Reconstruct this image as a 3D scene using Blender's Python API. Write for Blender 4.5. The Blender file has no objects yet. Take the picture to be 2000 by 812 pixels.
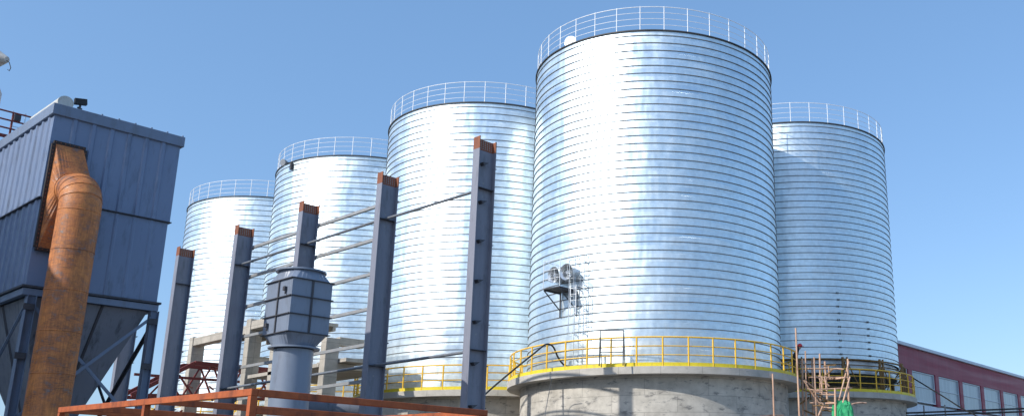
import bpy, bmesh, math, random
from math import sin, cos, pi, radians, atan2, floor, hypot, tan
from mathutils import Vector, Matrix
random.seed(7)
sc = bpy.context.scene
COL = sc.collection
R = radians

# ------------------------------------------------------------------ camera
CR = Vector((0.619723, -0.784694, -0.014085)); CU = Vector((-0.196170, -0.172255, 0.965321)); CF = Vector((0.759908, 0.595469, 0.260684))
FPX, PCX, PCY = 1812.2, 1361.45, 463.7
CAM = Vector((0, 0, 1.7))
_fh = Vector((CF.x, CF.y, 0)).normalized()
def at(px, py, Y):
    d = CF + CR * ((px - PCX) / FPX) - CU * ((py - PCY) / FPX)
    d = d / d.dot(_fh)
    return CAM + d * Y
cd = bpy.data.cameras.new('camera'); cam = bpy.data.objects.new('camera', cd); COL.objects.link(cam)
cam.matrix_world = Matrix(((CR.x, CU.x, -CF.x, 0), (CR.y, CU.y, -CF.y, 0), (CR.z, CU.z, -CF.z, 1.7), (0, 0, 0, 1)))
cd.sensor_width = 36; cd.lens = 36 * FPX / 2000
cd.shift_x = (1000 - PCX) / 2000; cd.shift_y = (PCY - 406) / 2000
cd.clip_end = 5000; cd.clip_start = .1
sc.camera = cam

# ------------------------------------------------------------------ materials
def nt(name):
    m = bpy.data.materials.new(name); m.use_nodes = True
    t = m.node_tree; return m, t, t.nodes['Principled BSDF']
def node(t, typ, **kw):
    n = t.nodes.new(typ)
    for k, v in kw.items():
        if k in n.inputs: n.inputs[k].default_value = v
        else: setattr(n, k, v)
    return n
def ramp(t, src, stops):
    n = t.nodes.new('ShaderNodeValToRGB'); e = n.color_ramp.elements
    while len(e) > 1: e.remove(e[-1])
    e[0].position, e[0].color = stops[0][0], (*stops[0][1], 1)
    for p, c in stops[1:]:
        x = e.new(p); x.color = (*c, 1)
    t.links.new(src, n.inputs[0]); return n
def g(v): return (v, v, v)
def noise(t, vec, scale, detail=4, rough=.55):
    n = node(t, 'ShaderNodeTexNoise', Scale=scale, Detail=detail, Roughness=rough)
    if vec is not None: t.links.new(vec, n.inputs['Vector'])
    return n
def mapping(t, scale, src=None, rot=(0, 0, 0)):
    if src is None: src = t.nodes.new('ShaderNodeTexCoord').outputs['Object']
    mp = t.nodes.new('ShaderNodeMapping'); mp.inputs['Scale'].default_value = scale
    mp.inputs['Rotation'].default_value = rot
    t.links.new(src, mp.inputs[0]); return mp.outputs[0]
def mix(t, fac, a, b, mode='MIX'):
    n = t.nodes.new('ShaderNodeMix'); n.data_type = 'RGBA'; n.blend_type = mode
    for s, i in ((fac, 0), (a, 6), (b, 7)):
        if isinstance(s, (int, float)): n.inputs[i].default_value = s
        elif isinstance(s, tuple): n.inputs[i].default_value = (*s, 1)
        else: t.links.new(s, n.inputs[i])
    return n.outputs[2]
def math_(t, op, a, b=None):
    n = t.nodes.new('ShaderNodeMath'); n.operation = op
    for s, i in ((a, 0), (b, 1)):
        if s is None: continue
        if isinstance(s, (int, float)): n.inputs[i].default_value = s
        else: t.links.new(s, n.inputs[i])
    return n.outputs[0]
def bump(t, b, h, strength, dist):
    n = node(t, 'ShaderNodeBump', Strength=strength, Distance=dist)
    t.links.new(h, n.inputs['Height']); t.links.new(n.outputs[0], b.inputs['Normal'])

def paint(name, c1, c2, rough=.45, metal=0.0, scale=1.2, dirt=None, bmp=.02, stretch=(1, 1, .35)):
    m, t, b = nt(name)
    v = mapping(t, stretch)
    n = noise(t, v, scale, 6, .6)
    col = ramp(t, n.outputs[0], [(.3, c1), (.7, c2)]).outputs[0]
    if dirt:
        n2 = noise(t, mapping(t, (2.2, 2.2, .5)), 2.3, 8, .7)
        f = ramp(t, n2.outputs[0], [(.52, g(0)), (.72, g(1))]).outputs[0]
        col = mix(t, f, col, dirt)
    t.links.new(col, b.inputs['Base Color'])
    b.inputs['Metallic'].default_value = metal
    n3 = noise(t, None, 9, 5)
    rr = ramp(t, n3.outputs[0], [(.3, g(max(rough - .1, .05))), (.7, g(min(rough + .12, 1)))])
    t.links.new(rr.outputs[0], b.inputs['Roughness'])
    if bmp: bump(t, b, n3.outputs[0], .25, bmp)
    return m

PITCH = .342
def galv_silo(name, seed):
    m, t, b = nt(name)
    tc = t.nodes.new('ShaderNodeTexCoord')
    sx = t.nodes.new('ShaderNodeSeparateXYZ'); t.links.new(tc.outputs['Object'], sx.inputs[0])
    th = math_(t, 'ARCTAN2', math_(t, 'MULTIPLY', sx.outputs[1], -1), math_(t, 'MULTIPLY', sx.outputs[0], -1))   # cut on the far side
    arc = math_(t, 'MULTIPLY', th, 5.5)
    k = math_(t, 'FLOOR', math_(t, 'DIVIDE', sx.outputs[2], PITCH))
    def vec(a, ks, zs, off):
        cx = t.nodes.new('ShaderNodeCombineXYZ')
        t.links.new(math_(t, 'MULTIPLY', arc, a), cx.inputs[0])
        t.links.new(math_(t, 'MULTIPLY', k, ks), cx.inputs[1])
        t.links.new(math_(t, 'ADD', math_(t, 'MULTIPLY', sx.outputs[2], zs), off), cx.inputs[2])
        return cx.outputs[0]
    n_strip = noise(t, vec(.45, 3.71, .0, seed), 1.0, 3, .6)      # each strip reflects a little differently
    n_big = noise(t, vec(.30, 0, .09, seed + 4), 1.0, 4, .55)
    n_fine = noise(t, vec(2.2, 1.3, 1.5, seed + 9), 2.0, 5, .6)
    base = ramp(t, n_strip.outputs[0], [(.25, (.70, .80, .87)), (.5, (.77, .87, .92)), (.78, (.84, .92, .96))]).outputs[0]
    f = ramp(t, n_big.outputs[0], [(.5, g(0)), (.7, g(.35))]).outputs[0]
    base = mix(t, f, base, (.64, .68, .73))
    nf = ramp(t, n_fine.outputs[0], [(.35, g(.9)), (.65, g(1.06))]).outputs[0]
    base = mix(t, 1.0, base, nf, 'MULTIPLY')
    t.links.new(base, b.inputs['Base Color'])
    b.inputs['Metallic'].default_value = .93
    rr = ramp(t, n_strip.outputs[0], [(.3, g(.34)), (.7, g(.50))]).outputs[0]
    t.links.new(rr, b.inputs['Roughness'])
    h = math_(t, 'ADD', math_(t, 'MULTIPLY', n_big.outputs[0], 3.2),
              math_(t, 'ADD', math_(t, 'MULTIPLY', n_strip.outputs[0], .4), math_(t, 'MULTIPLY', n_fine.outputs[0], .02)))
    bump(t, b, h, .55, .12)
    return m

def concrete(name, c1, c2, dark, cyl=None, sx=1.2, sz=.6, stain=.55):
    m, t, b = nt(name)
    tc = t.nodes.new('ShaderNodeTexCoord')
    s = t.nodes.new('ShaderNodeSeparateXYZ'); t.links.new(tc.outputs['Object'], s.inputs[0])
    cx = t.nodes.new('ShaderNodeCombineXYZ')
    if cyl:
        t.links.new(math_(t, 'MULTIPLY', math_(t, 'ARCTAN2', math_(t, 'MULTIPLY', s.outputs[1], -1), math_(t, 'MULTIPLY', s.outputs[0], -1)), cyl), cx.inputs[0])
        t.links.new(s.outputs[2], cx.inputs[1])
    else:
        t.links.new(math_(t, 'ADD', s.outputs[0], s.outputs[1]), cx.inputs[0]); t.links.new(s.outputs[2], cx.inputs[1])
    uv = cx.outputs[0]
    n = noise(t, mapping(t, (1, 1, 1), uv), 1.6, 8, .65)
    col = ramp(t, n.outputs[0], [(.3, c1), (.62, c2)]).outputs[0]
    br = node(t, 'ShaderNodeTexBrick', Scale=1.0)
    br.offset = 0.0 if not cyl else .5
    br.inputs['Brick Width'].default_value = sx; br.inputs['Row Height'].default_value = sz
    br.inputs['Mortar Size'].default_value = .012; br.inputs['Mortar Smooth'].default_value = .3
    br.inputs['Color1'].default_value = (.82, .82, .82, 1); br.inputs['Color2'].default_value = (1, 1, 1, 1); br.inputs['Mortar'].default_value = (.5, .5, .5, 1)
    nd = noise(t, uv, 1.3, 3); uvw = mix(t, .03, uv, nd.outputs['Color'])
    t.links.new(uvw, br.inputs['Vector'])
    col = mix(t, .75, col, br.outputs['Color'], 'MULTIPLY')
    n2 = noise(t, mapping(t, (1.0, 2.2, 1), uv), 1.9, 8, .7)
    f = ramp(t, n2.outputs[0], [(stain, g(0)), (stain + .1, g(.8))]).outputs[0]
    col = mix(t, f, col, dark)
    t.links.new(col, b.inputs['Base Color']); b.inputs['Roughness'].default_value = .88
    n3 = noise(t, None, 14, 6)
    bump(t, b, n3.outputs[0], .4, .02)
    return m

def rust(name, seed=0):
    m, t, b = nt(name)
    n0 = noise(t, mapping(t, (.9, .9, 1.1)), 1.7, 6, .6)            # broad patches
    n1 = noise(t, mapping(t, (1.6, 1.6, 2.6), rot=(.04, .03, 0)), 3.2, 10, .72)
    n2 = noise(t, mapping(t, (2.6, 2.6, 26), rot=(.05, .02, 0)), 3.1, 7, .7)   # scratches round the pipe
    n4 = noise(t, None, 26, 6, .7)
    col = ramp(t, n0.outputs[0], [(.34, (.24, .085, .035)), (.48, (.47, .155, .045)), (.64, (.66, .24, .065))]).outputs[0]
    c2 = ramp(t, n1.outputs[0], [(.34, (.15, .06, .035)), (.5, (.50, .17, .05)), (.68, (.74, .30, .09))]).outputs[0]
    col = mix(t, .5, col, c2)
    fd = ramp(t, n2.outputs[0], [(.53, g(0)), (.6, g(.8))]).outputs[0]
    fm = ramp(t, n0.outputs[0], [(.44, g(1)), (.56, g(.12))]).outputs[0]
    col = mix(t, math_(t, 'MULTIPLY', fd, fm), col, (.07, .05, .042))
    fg = ramp(t, n1.outputs[0], [(.36, g(.6)), (.46, g(0))]).outputs[0]
    col = mix(t, math_(t, 'MULTIPLY', fg, fm), col, (.20, .18, .17))
    sp = ramp(t, n4.outputs[0], [(.4, g(.8)), (.6, g(1.1))]).outputs[0]
    col = mix(t, 1.0, col, sp, 'MULTIPLY')
    t.links.new(col, b.inputs['Base Color'])
    rr = ramp(t, n1.outputs[0], [(.35, g(.42)), (.6, g(.72))]); t.links.new(rr.outputs[0], b.inputs['Roughness'])
    bump(t, b, n2.outputs[0], .3, .015)
    return m

M = dict(
    seam=paint('seam zinc', (.12, .125, .13), (.19, .195, .20), .75, 0, 3),
    zinc=paint('bright zinc', (.62, .65, .68), (.74, .77, .8), .4, .6, 3),
    white_rail=paint('white painted pipe', (.72, .75, .78), (.82, .84, .86), .45, .1, 3),
    dark_rim=paint('dark rim steel', (.04, .04, .042), (.07, .07, .075), .6, .2, 3),
    slab=concrete('slab concrete', (.42, .39, .34), (.58, .54, .48), (.2, .19, .18), 6.2, 1.5, .5, .6),
    wallc=concrete('cast wall concrete', (.42, .385, .33), (.66, .61, .53), (.16, .155, .15), 5.75, 2.4, .62, .54),
    beamc=concrete('beam concrete', (.36, .33, .28), (.52, .47, .4), (.22, .2, .18), None, .9, .7, .62),
    yellow=paint('yellow paint', (.85, .48, .03), (.95, .60, .05), .5, 0, 4, (.6, .28, .05)),
    kick=paint('bright yellow toe plate', (.75, .58, .02), (.82, .66, .04), .5, 0, 3, (.55, .38, .05)),
    blue=paint('blue grey sheet', (.165, .218, .335), (.19, .248, .375), .40, .0, .8, (.11, .14, .2), 0),
    bluehop=paint('grey hopper steel', (.18, .195, .235), (.21, .23, .275), .5, .0, .9, (.06, .065, .08)),
    bluelt=paint('blue grey trim', (.16, .205, .29), (.19, .24, .34), .45, .0, 1.5, (.14, .16, .2), 0),
    colp=paint('slate steel paint', (.21, .215, .265), (.24, .25, .30), .5, .0, .9, (.15, .155, .18)),
    rodp=paint('grey tie paint', (.15, .165, .19), (.22, .24, .27), .45, .2, 2, (.36, .33, .3)),
    girt=paint('light grey girt paint', (.26, .27, .28), (.36, .37, .38), .5, .1, 2, (.35, .3, .25)),
    hole=paint('hole black', (.01, .01, .01), (.015, .015, .015), .9, 0, 2),
    black=paint('black rubber', (.012, .012, .014), (.03, .03, .03), .6, 0, 3),
    rustend=paint('bare rust', (.20, .07, .04), (.33, .12, .06), .8, 0, 7, (.09, .05, .04)),
    rust=rust('rusty duct'),
    orange=paint('orange rust rail', (.30, .068, .02), (.46, .11, .03), .7, 0, 9, (.13, .035, .018), .01, (1, 1, 1)),
    duct=paint('slate duct paint', (.19, .23, .30), (.22, .26, .34), .38, .0, 1, (.16, .18, .22), 0),
    cleat=paint('dark cleat', (.045, .045, .055), (.075, .075, .085), .6, 0, 4),
    darkfl=paint('duct flange', (.02, .017, .016), (.045, .03, .025), .7, 0, 6),
    redst=paint('red primer steel', (.17, .025, .022), (.24, .04, .03), .6, 0, 2, (.15, .04, .03)),
    redwall=paint('maroon cladding', (.29, .045, .07), (.37, .06, .09), .55, 0, .5, (.32, .075, .10), 0, (5, 5, .1)),
    whitewall=paint('pale lower wall', (.68, .74, .82), (.76, .82, .88), .6, 0, .5, (.5, .55, .62), 0),
    eave=paint('pale eave trim', (.6, .66, .72), (.72, .77, .82), .5, 0, 1),
    wood=paint('scaffold timber', (.52, .31, .21), (.68, .46, .33), .8, 0, 6, (.2, .1, .06)),
    brown=paint('brown machine steel', (.16, .09, .035), (.34, .2, .07), .7, .1, 5, (.03, .02, .02)),
    net=paint('green net', (.02, .30, .12), (.06, .46, .2), .8, 0, 9, (.01, .13, .06), .05),
    cloth=paint('dark workwear', (.018, .018, .024), (.035, .035, .045), .9, 0, 8),
    skin=paint('skin', (.42, .22, .15), (.5, .28, .2), .6, 0, 8),
    helmet=paint('red helmet', (.6, .03, .03), (.68, .04, .04), .35, 0, 4),
    tank=paint('grey roof tank', (.5, .5, .47), (.6, .6, .56), .6, 0, 4, (.35, .34, .3)),
    cone=paint('pale steel hopper', (.5, .48, .44), (.62, .6, .56), .6, 0, 3, (.35, .3, .26)),
    ground=concrete('yard concrete', (.15, .14, .12), (.22, .2, .175), (.12, .11, .1), None, 6, 6, .6),
    plaster=paint('workshop wall', (.4, .4, .38), (.5, .5, .48), .8, 0, .4),
    fan=paint('fan galvanised', (.6, .62, .64), (.76, .78, .8), .3, .8, 4),
)
def glassmat():
    m, t, b = nt('window film')
    n = noise(t, mapping(t, (1.6, 1.6, .15)), 1.4, 6, .6)
    c = ramp(t, n.outputs[0], [(.3, (.28, .35, .39)), (.7, (.44, .51, .55))]).outputs[0]
    t.links.new(c, b.inputs['Base Color']); b.inputs['Roughness'].default_value = .25
    return m
M['pane'] = glassmat()

# ------------------------------------------------------------------ mesh builder
class MB:
    def __init__(s): s.v = []; s.f = []; s.m = []; s.sm = []
    def add(s, vs, fs, mi=0, smooth=False):
        o = len(s.v); s.v += [tuple(x) for x in vs]
        for f in fs: s.f.append([i + o for i in f]); s.m.append(mi); s.sm.append(smooth)
        return s
    def box(s, a, b, mi=0):
        x0, y0, z0 = a; x1, y1, z1 = b
        vs = [(x0, y0, z0), (x1, y0, z0), (x1, y1, z0), (x0, y1, z0), (x0, y0, z1), (x1, y0, z1), (x1, y1, z1), (x0, y1, z1)]
        return s.add(vs, [(0, 3, 2, 1), (4, 5, 6, 7), (0, 1, 5, 4), (1, 2, 6, 5), (2, 3, 7, 6), (3, 0, 4, 7)], mi)
    def beam(s, p, q, w, h=None, mi=0, up=(0, 0, 1)):
        h = h or w; p = Vector(p); q = Vector(q); d = (q - p).normalized(); u = Vector(up)
        if abs(d.dot(u)) > .98: u = Vector((1, 0, 0))
        a = d.cross(u).normalized(); c = a.cross(d).normalized()
        vs = [e + a * (sx * w / 2) + c * (sz * h / 2) for e in (p, q) for sx, sz in ((-1, -1), (1, -1), (1, 1), (-1, 1))]
        return s.add(vs, [(0, 1, 2, 3), (7, 6, 5, 4), (0, 4, 5, 1), (1, 5, 6, 2), (2, 6, 7, 3), (3, 7, 4, 0)], mi)
    def tube(s, pts, r, n=10, mi=0, cap=True, closed=False):
        pts = [Vector(p) for p in pts]; rs = r if isinstance(r, (list, tuple)) else [r] * len(pts)
        N = len(pts); rings = []; ref = None
        for i, p in enumerate(pts):
            a = pts[i - 1] if (i > 0 or closed) else p; b = pts[(i + 1) % N] if (i < N - 1 or closed) else p
            d = (b - a).normalized()
            if ref is None:
                ref = d.cross(Vector((0, 0, 1)) if abs(d.z) < .9 else Vector((1, 0, 0))).normalized()
            x = (ref - d * ref.dot(d)).normalized(); ref = x; y = d.cross(x)
            rings.append([p + (x * cos(2 * pi * k / n) + y * sin(2 * pi * k / n)) * rs[i] for k in range(n)])
        vs = [v for rg in rings for v in rg]; fs = []
        for i in range(N if closed else N - 1):
            j = (i + 1) % N
            for k in range(n): fs.append((i * n + k, i * n + (k + 1) % n, j * n + (k + 1) % n, j * n + k))
        s.add(vs, fs, mi, True)
        if cap and not closed:
            s.add(rings[0], [tuple(range(n))[::-1]], mi); s.add(rings[-1], [tuple(range(n))], mi)
        return s
    def lathe(s, segs, n=128, cx=0, cy=0, a0=0, a1=2 * pi, smooth=True):
        """segs: list of ((r,z),(r,z),mat) : own vertices per segment, so creases stay sharp"""
        full = abs(a1 - a0 - 2 * pi) < 1e-6
        K = n if full else n + 1
        for (ra, za), (rb, zb), mi in segs:
            vs = []
            for k in range(K):
                a = a0 + (a1 - a0) * k / n
                vs += [(cx + ra * cos(a), cy + ra * sin(a), za), (cx + rb * cos(a), cy + rb * sin(a), zb)]
            fs = [(2 * k, (2 * k + 2) % (2 * K), (2 * k + 3) % (2 * K), 2 * k + 1) for k in range(n)]
            s.add(vs, fs, mi, smooth)
        return s
    def prism(s, poly, axis, a, b, mi=0):
        """poly in the other two axes (in xyz order), extruded along axis from a to b"""
        def mk(p, t):
            l = list(p); l.insert(axis, t); return tuple(l)
        n = len(poly); vs = [mk(p, a) for p in poly] + [mk(p, b) for p in poly]
        fs = [tuple(range(n))[::-1], tuple(range(n, 2 * n))] + [(k, (k + 1) % n, (k + 1) % n + n, k + n) for k in range(n)]
        return s.add(vs, fs, mi)
    def build(s, name, mats, parent=None, bevel=0, origin=None):
        me = bpy.data.meshes.new(name)
        if origin is not None:
            ox, oy, oz = origin; s.v = [(x - ox, y - oy, z - oz) for x, y, z in s.v]
        me.from_pydata(s.v, [], s.f)
        if not isinstance(mats, (list, tuple)): mats = [mats]
        for m in mats: me.materials.append(m)
        me.polygons.foreach_set('material_index', s.m); me.polygons.foreach_set('use_smooth', s.sm)
        bm = bmesh.new(); bm.from_mesh(me)
        if not any(s.sm): bmesh.ops.remove_doubles(bm, verts=bm.verts, dist=1e-5)
        bmesh.ops.recalc_face_normals(bm, faces=bm.faces); bm.to_mesh(me); bm.free()
        me.update()
        o = bpy.data.objects.new(name, me); COL.objects.link(o)
        if origin is not None: o.location = origin
        if parent is not None: o.parent = parent
        if bevel:
            b = o.modifiers.new('edge', 'BEVEL'); b.width = bevel; b.segments = 1; b.limit_method = 'ANGLE'
        return o
def thing(name, label, cat, loc=(0, 0, 0), group=None, rz=0):
    o = bpy.data.objects.new(name, None); COL.objects.link(o); o.location = loc; o.rotation_euler = (0, 0, rz)
    o['label'] = label; o['category'] = cat
    if group: o['group'] = group
    return o
def tag(o, label, cat, group=None):
    o['label'] = label; o['category'] = cat
    if group: o['group'] = group
    return o
def copy_tree(o, parent=None):
    c = o.copy(); COL.objects.link(c)
    if parent is not None: c.parent = parent
    for ch in list(o.children): copy_tree(ch, c)
    return c

# ------------------------------------------------------------------ ground
gm = MB(); gm.add([(-900, -900, 0), (1500, -900, 0), (1500, 1500, 0), (-900, 1500, 0)], [(0, 1, 2, 3)])
gr = gm.build('ground', M['ground']); gr['kind'] = 'structure'

# ------------------------------------------------------------------ silos
RS, ZT, ZS = 5.5, 20.18, 6.1            # shell radius, rim height, slab top
RSL, RW = 6.32, 5.76
def clipped_slab(mb, cuts):
    """thick disc whose rim is cut by straight joints (nx,ny,d)"""
    N = 180; ring = []
    for k in range(N):
        a = 2 * pi * k / N; r = RSL
        for nx, ny, d in cuts:
            c = cos(a) * nx + sin(a) * ny
            if c > 0: r = min(r, d / c) if c * RSL > d else r
        ring.append((r * cos(a), r * sin(a)))
    z0, z1 = ZS - .27, ZS
    vs = [(x, y, z0) for x, y in ring] + [(x, y, z1) for x, y in ring]
    mb.add(vs, [tuple(range(N))[::-1], tuple(range(N, 2 * N))])
    mb.add(vs, [(k, (k + 1) % N, (k + 1) % N + N, k + N) for k in range(N)], 0, True)
def inside(a, r, cuts):
    return all(r * (cos(a) * nx + sin(a) * ny) <= d - .02 for nx, ny, d in cuts)
def silo(x, y, label, seed, cuts=(), zbot=ZS, detail=128):
    root = thing('steel_silo', label, 'silo', (x, y, 0), 'steel grain silos')
    mat = galv_silo('silo zinc ' + str(seed), seed)
    # shell : strips between spiral seams
    sh = MB(); segs = []; z = ZT - .04; k = 0
    n = int((ZT - zbot) / PITCH)
    z = ZT - .19
    segs.append(((RS + .01, ZT - .02), (RS, z), 0))
    while z > zbot + .03:
        zn = max(z - PITCH, zbot)
        segs += [((RS, z), (RS + .03, z - .004), 1), ((RS + .03, z - .004), (RS + .03, z - .026), 1), ((RS + .03, z - .026), (RS, z - .032), 1)]
        if zn < z - .04: segs.append(((RS, z - .032), (RS, zn), 0))
        z = zn
    sh.lathe(segs, detail)
    if zbot > ZS + .5:      # seam clamps left on the lowest strips of the unfinished shell
        zz0 = ZT - .19
        for j in range(26, 36):
            for a_ in (-124.5, -106):
                if j < 30 and a_ != -124.5: continue
                for o_ in (-.008, .008):
                    a = radians(a_ + (j % 2) * .4) + o_; z_ = zz0 - j * PITCH
                    c_, s_ = cos(a), sin(a); t_ = .013
                    P0 = [((RS + r_) * c_ - y_ * s_, (RS + r_) * s_ + y_ * c_, z_ + h_) for r_, y_, h_ in ((0, -t_, -.06), (0, t_, -.06), (.05, t_, -.06), (.05, -t_, -.06), (0, -t_, .03), (0, t_, .03), (.05, t_, .03), (.05, -t_, .03))]
                    sh.add(P0, [(0, 3, 2, 1), (4, 5, 6, 7), (0, 1, 5, 4), (1, 2, 6, 5), (2, 3, 7, 6), (3, 0, 4, 7)], 1)
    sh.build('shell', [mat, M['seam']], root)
    rm = MB(); rm.lathe([((RS + .0, ZT - .015), (RS + .07, ZT - .015), 0), ((RS + .07, ZT - .015), (RS + .07, ZT + .03), 0), ((RS + .07, ZT + .03), (RS - .02, ZT + .05), 0)], 128)
    rm.build('rim', M['dark_rim'], root)
    rf = MB(); rf.lathe([((RS + .04, ZT + .052), (.6, ZT + 1.15), 0), ((.6, ZT + 1.15), (.6, ZT + 1.3), 0), ((.6, ZT + 1.3), (.001, ZT + 1.35), 0)], 96)
    rf.build('roof', M['zinc'], root)
    # top guard rail
    gr_ = MB(); rr = RS - .03
    for h, t in ((1.13, .017), (.86, .011), (.58, .011), (.3, .011)):
        gr_.tube([(rr * cos(2 * pi * i / 120), rr * sin(2 * pi * i / 120), ZT + h) for i in range(120)], t, 6, 0, closed=True)
    g_ = gr_.build('guard_rail', M['white_rail'], root)
    pb = MB(); pb.tube([(0, 0, 0), (0, 0, 1.13)], .02, 6); post = None
    for i in range(34):
        a = radians(-145.4 + 10.588 * i)
        if post is None:
            o = pb.build('post', M['white_rail'], g_); post = o
        else:
            o = post.copy(); COL.objects.link(o); o.parent = g_
        o.location = (rr * cos(a), rr * sin(a), ZT + .03)
    # concrete base and slab
    bw = MB(); bw.lathe([((RW, 0), (RW, ZS - .27), 0)], 128); bw.build('base_wall', M['wallc'], root)
    sl = MB(); clipped_slab(sl, cuts); sl.build('platform_slab', M['slab'], root)
    # yellow platform railing with toe plate
    rp = RSL - .1; run = []; runs = []
    for i in range(361):
        a = 2 * pi * i / 360 + .5 * pi
        if inside(a, rp, cuts): run.append(a)
        elif run: runs.append(run); run = []
    if run: runs.append(run)
    if len(runs) > 1 and abs(runs[0][0] + 2 * pi - runs[-1][-1]) < .03:
        runs[0] = [a - 2 * pi for a in runs[-1]] + runs[0]; runs.pop()
    pr = MB(); kb = MB()
    for rn in runs:
        full = len(rn) >= 360
        P_ = lambda a, z, r=rp: (r * cos(a), r * sin(a), z)
        for h, t in ((1.1, .032), (.76, .02), (.43, .02)):
            pr.tube([P_(a, ZS + h) for a in (rn[:-1] if full else rn)][::2], t, 6, 0, closed=full)
        kb.lathe([((rp + .02, ZS + .01), (rp + .02, ZS + .15), 0), ((rp + .02, ZS + .15), (rp + .005, ZS + .15), 0), ((rp + .005, ZS + .15), (rp + .005, ZS + .01), 0)], max(len(rn) // 2, 4), 0, 0, rn[0], rn[-1] if not full else rn[0] + 2 * pi)
    p_ = pr.build('platform_railing', M['yellow'], root)
    kb.build('toe_plate', M['kick'], root)
    pb = MB(); pb.tube([(0, 0, 0), (0, 0, 1.1)], .035, 6); post = None
    for i in range(40):
        a = radians(-154.5 + 9.0 * i)
        if not inside(a, rp, cuts): continue
        if post is None: o = pb.build('post', M['yellow'], p_); post = o
        else: o = post.copy(); COL.objects.link(o); o.parent = p_
        o.location = (rp * cos(a), rp * sin(a), ZS)
    return root
AX, AY = 30.86, 26.63; SP = 11.62
jn = SP / 2
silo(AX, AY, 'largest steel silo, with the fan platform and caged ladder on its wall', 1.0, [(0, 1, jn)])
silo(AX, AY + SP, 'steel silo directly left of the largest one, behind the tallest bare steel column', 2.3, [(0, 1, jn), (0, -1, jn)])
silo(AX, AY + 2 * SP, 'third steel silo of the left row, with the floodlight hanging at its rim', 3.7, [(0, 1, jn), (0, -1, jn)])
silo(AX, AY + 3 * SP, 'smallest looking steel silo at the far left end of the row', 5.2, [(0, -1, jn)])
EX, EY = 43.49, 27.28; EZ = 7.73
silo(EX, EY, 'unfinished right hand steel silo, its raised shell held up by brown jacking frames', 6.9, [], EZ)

# forming and jacking frames below the raised shell
rig = thing('jacking_rig', 'ring of brown steel jacking frames on the platform of the right hand silo', 'machine', (EX, EY, ZS))
q = MB()
for r_, z_, t_ in ((5.78, 1.62, .045), (5.62, 1.38, .03), (5.8, 1.12, .03)):
    q.tube([(r_ * cos(2 * pi * i / 90), r_ * sin(2 * pi * i / 90), z_) for i in range(90)], t_, 6, 0, closed=True)
q.build('ring_beam', M['brown'], rig)
q = MB(); q.lathe([((5.38, 1.0), (5.38, 1.62), 0), ((5.38, 1.62), (5.34, 1.62), 0), ((5.34, 1.62), (5.34, 1.0), 0), ((5.34, 1.0), (5.38, 1.0), 0)], 96); q.build('lower_course', M['zinc'], rig)
q = MB(); q.lathe([((4.9, .01), (4.9, .42), 0), ((4.9, .42), (4.7, .42), 0), ((4.7, .42), (4.7, .01), 0)], 72); q.build('roller_track', M['brown'], rig)
jb = MB()
jb.beam((0, -.12, 0), (0, -.12, 1.72), .1, .08); jb.beam((0, .12, 0), (0, .12, 1.72), .07, .07)
jb.beam((0, -.12, 1.6), (0, .12, 1.6), .1); jb.beam((0, -.12, .9), (0, .12, .9), .06); jb.beam((0, -.12, .35), (0, .12, .35), .06)
jb.beam((-.02, .1, 1.55), (-.1, .85, .1), .045, .045); jb.beam((-.45, 0, .9), (0, 0, 1.5), .05); jb.tube([(.05, 0, .2), (.05, 0, 1.3)], .05, 8)
jf = None
for i in range(16):
    a = radians(-124 + 22.5 * i)
    if jf is None: o = jb.build('jacking_frame', M['brown'], rig); jf = o
    else: o = jf.copy(); COL.objects.link(o); o.parent = rig
    o.location = (5.85 * cos(a), 5.85 * sin(a), 0); o.rotation_euler = (0, 0, a)

# ------------------------------------------------------------------ things on the large silo
def polar(ang, r, z, cx=AX, cy=AY): return Vector((cx + r * cos(R(ang)), cy + r * sin(R(ang)), z))
# fan platform : local x = radial outwards, y = tangent (to the left in the photograph), z up
pa = 182.3
pf = thing('fan_platform', 'small galvanised access platform bracketed to the wall of the largest silo', 'platform', polar(pa, RS, 9.33), None, R(pa))
yl, yr = -.44, .44
q = MB(); q.box((.03, yl, -.02), (1.0, yr, .02)); q.build('deck', M['cleat'], pf)
for s_ in (yl + .03, yr - .03):
    q = MB(); q.beam((.05, s_, -.021), (.05, s_, -1.0), .045); q.beam((.06, s_, -.72), (.97, s_, -.05), .035); q.beam((.075, s_, -.045), (.97, s_, -.045), .04, .045); q.build('bracket', M['cleat'], pf)
q = MB()
for x_, y_ in ((.98, yl), (.98, yr), (.1, yl)): q.tube([(x_, y_, .02), (x_, y_, 1.1)], .015, 6)
for h in (1.1, .73, .38): q.tube([(.1, yl, h), (.98, yl, h), (.98, yr, h)], .013, 6)
q.build('railing', M['white_rail'], pf)
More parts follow.
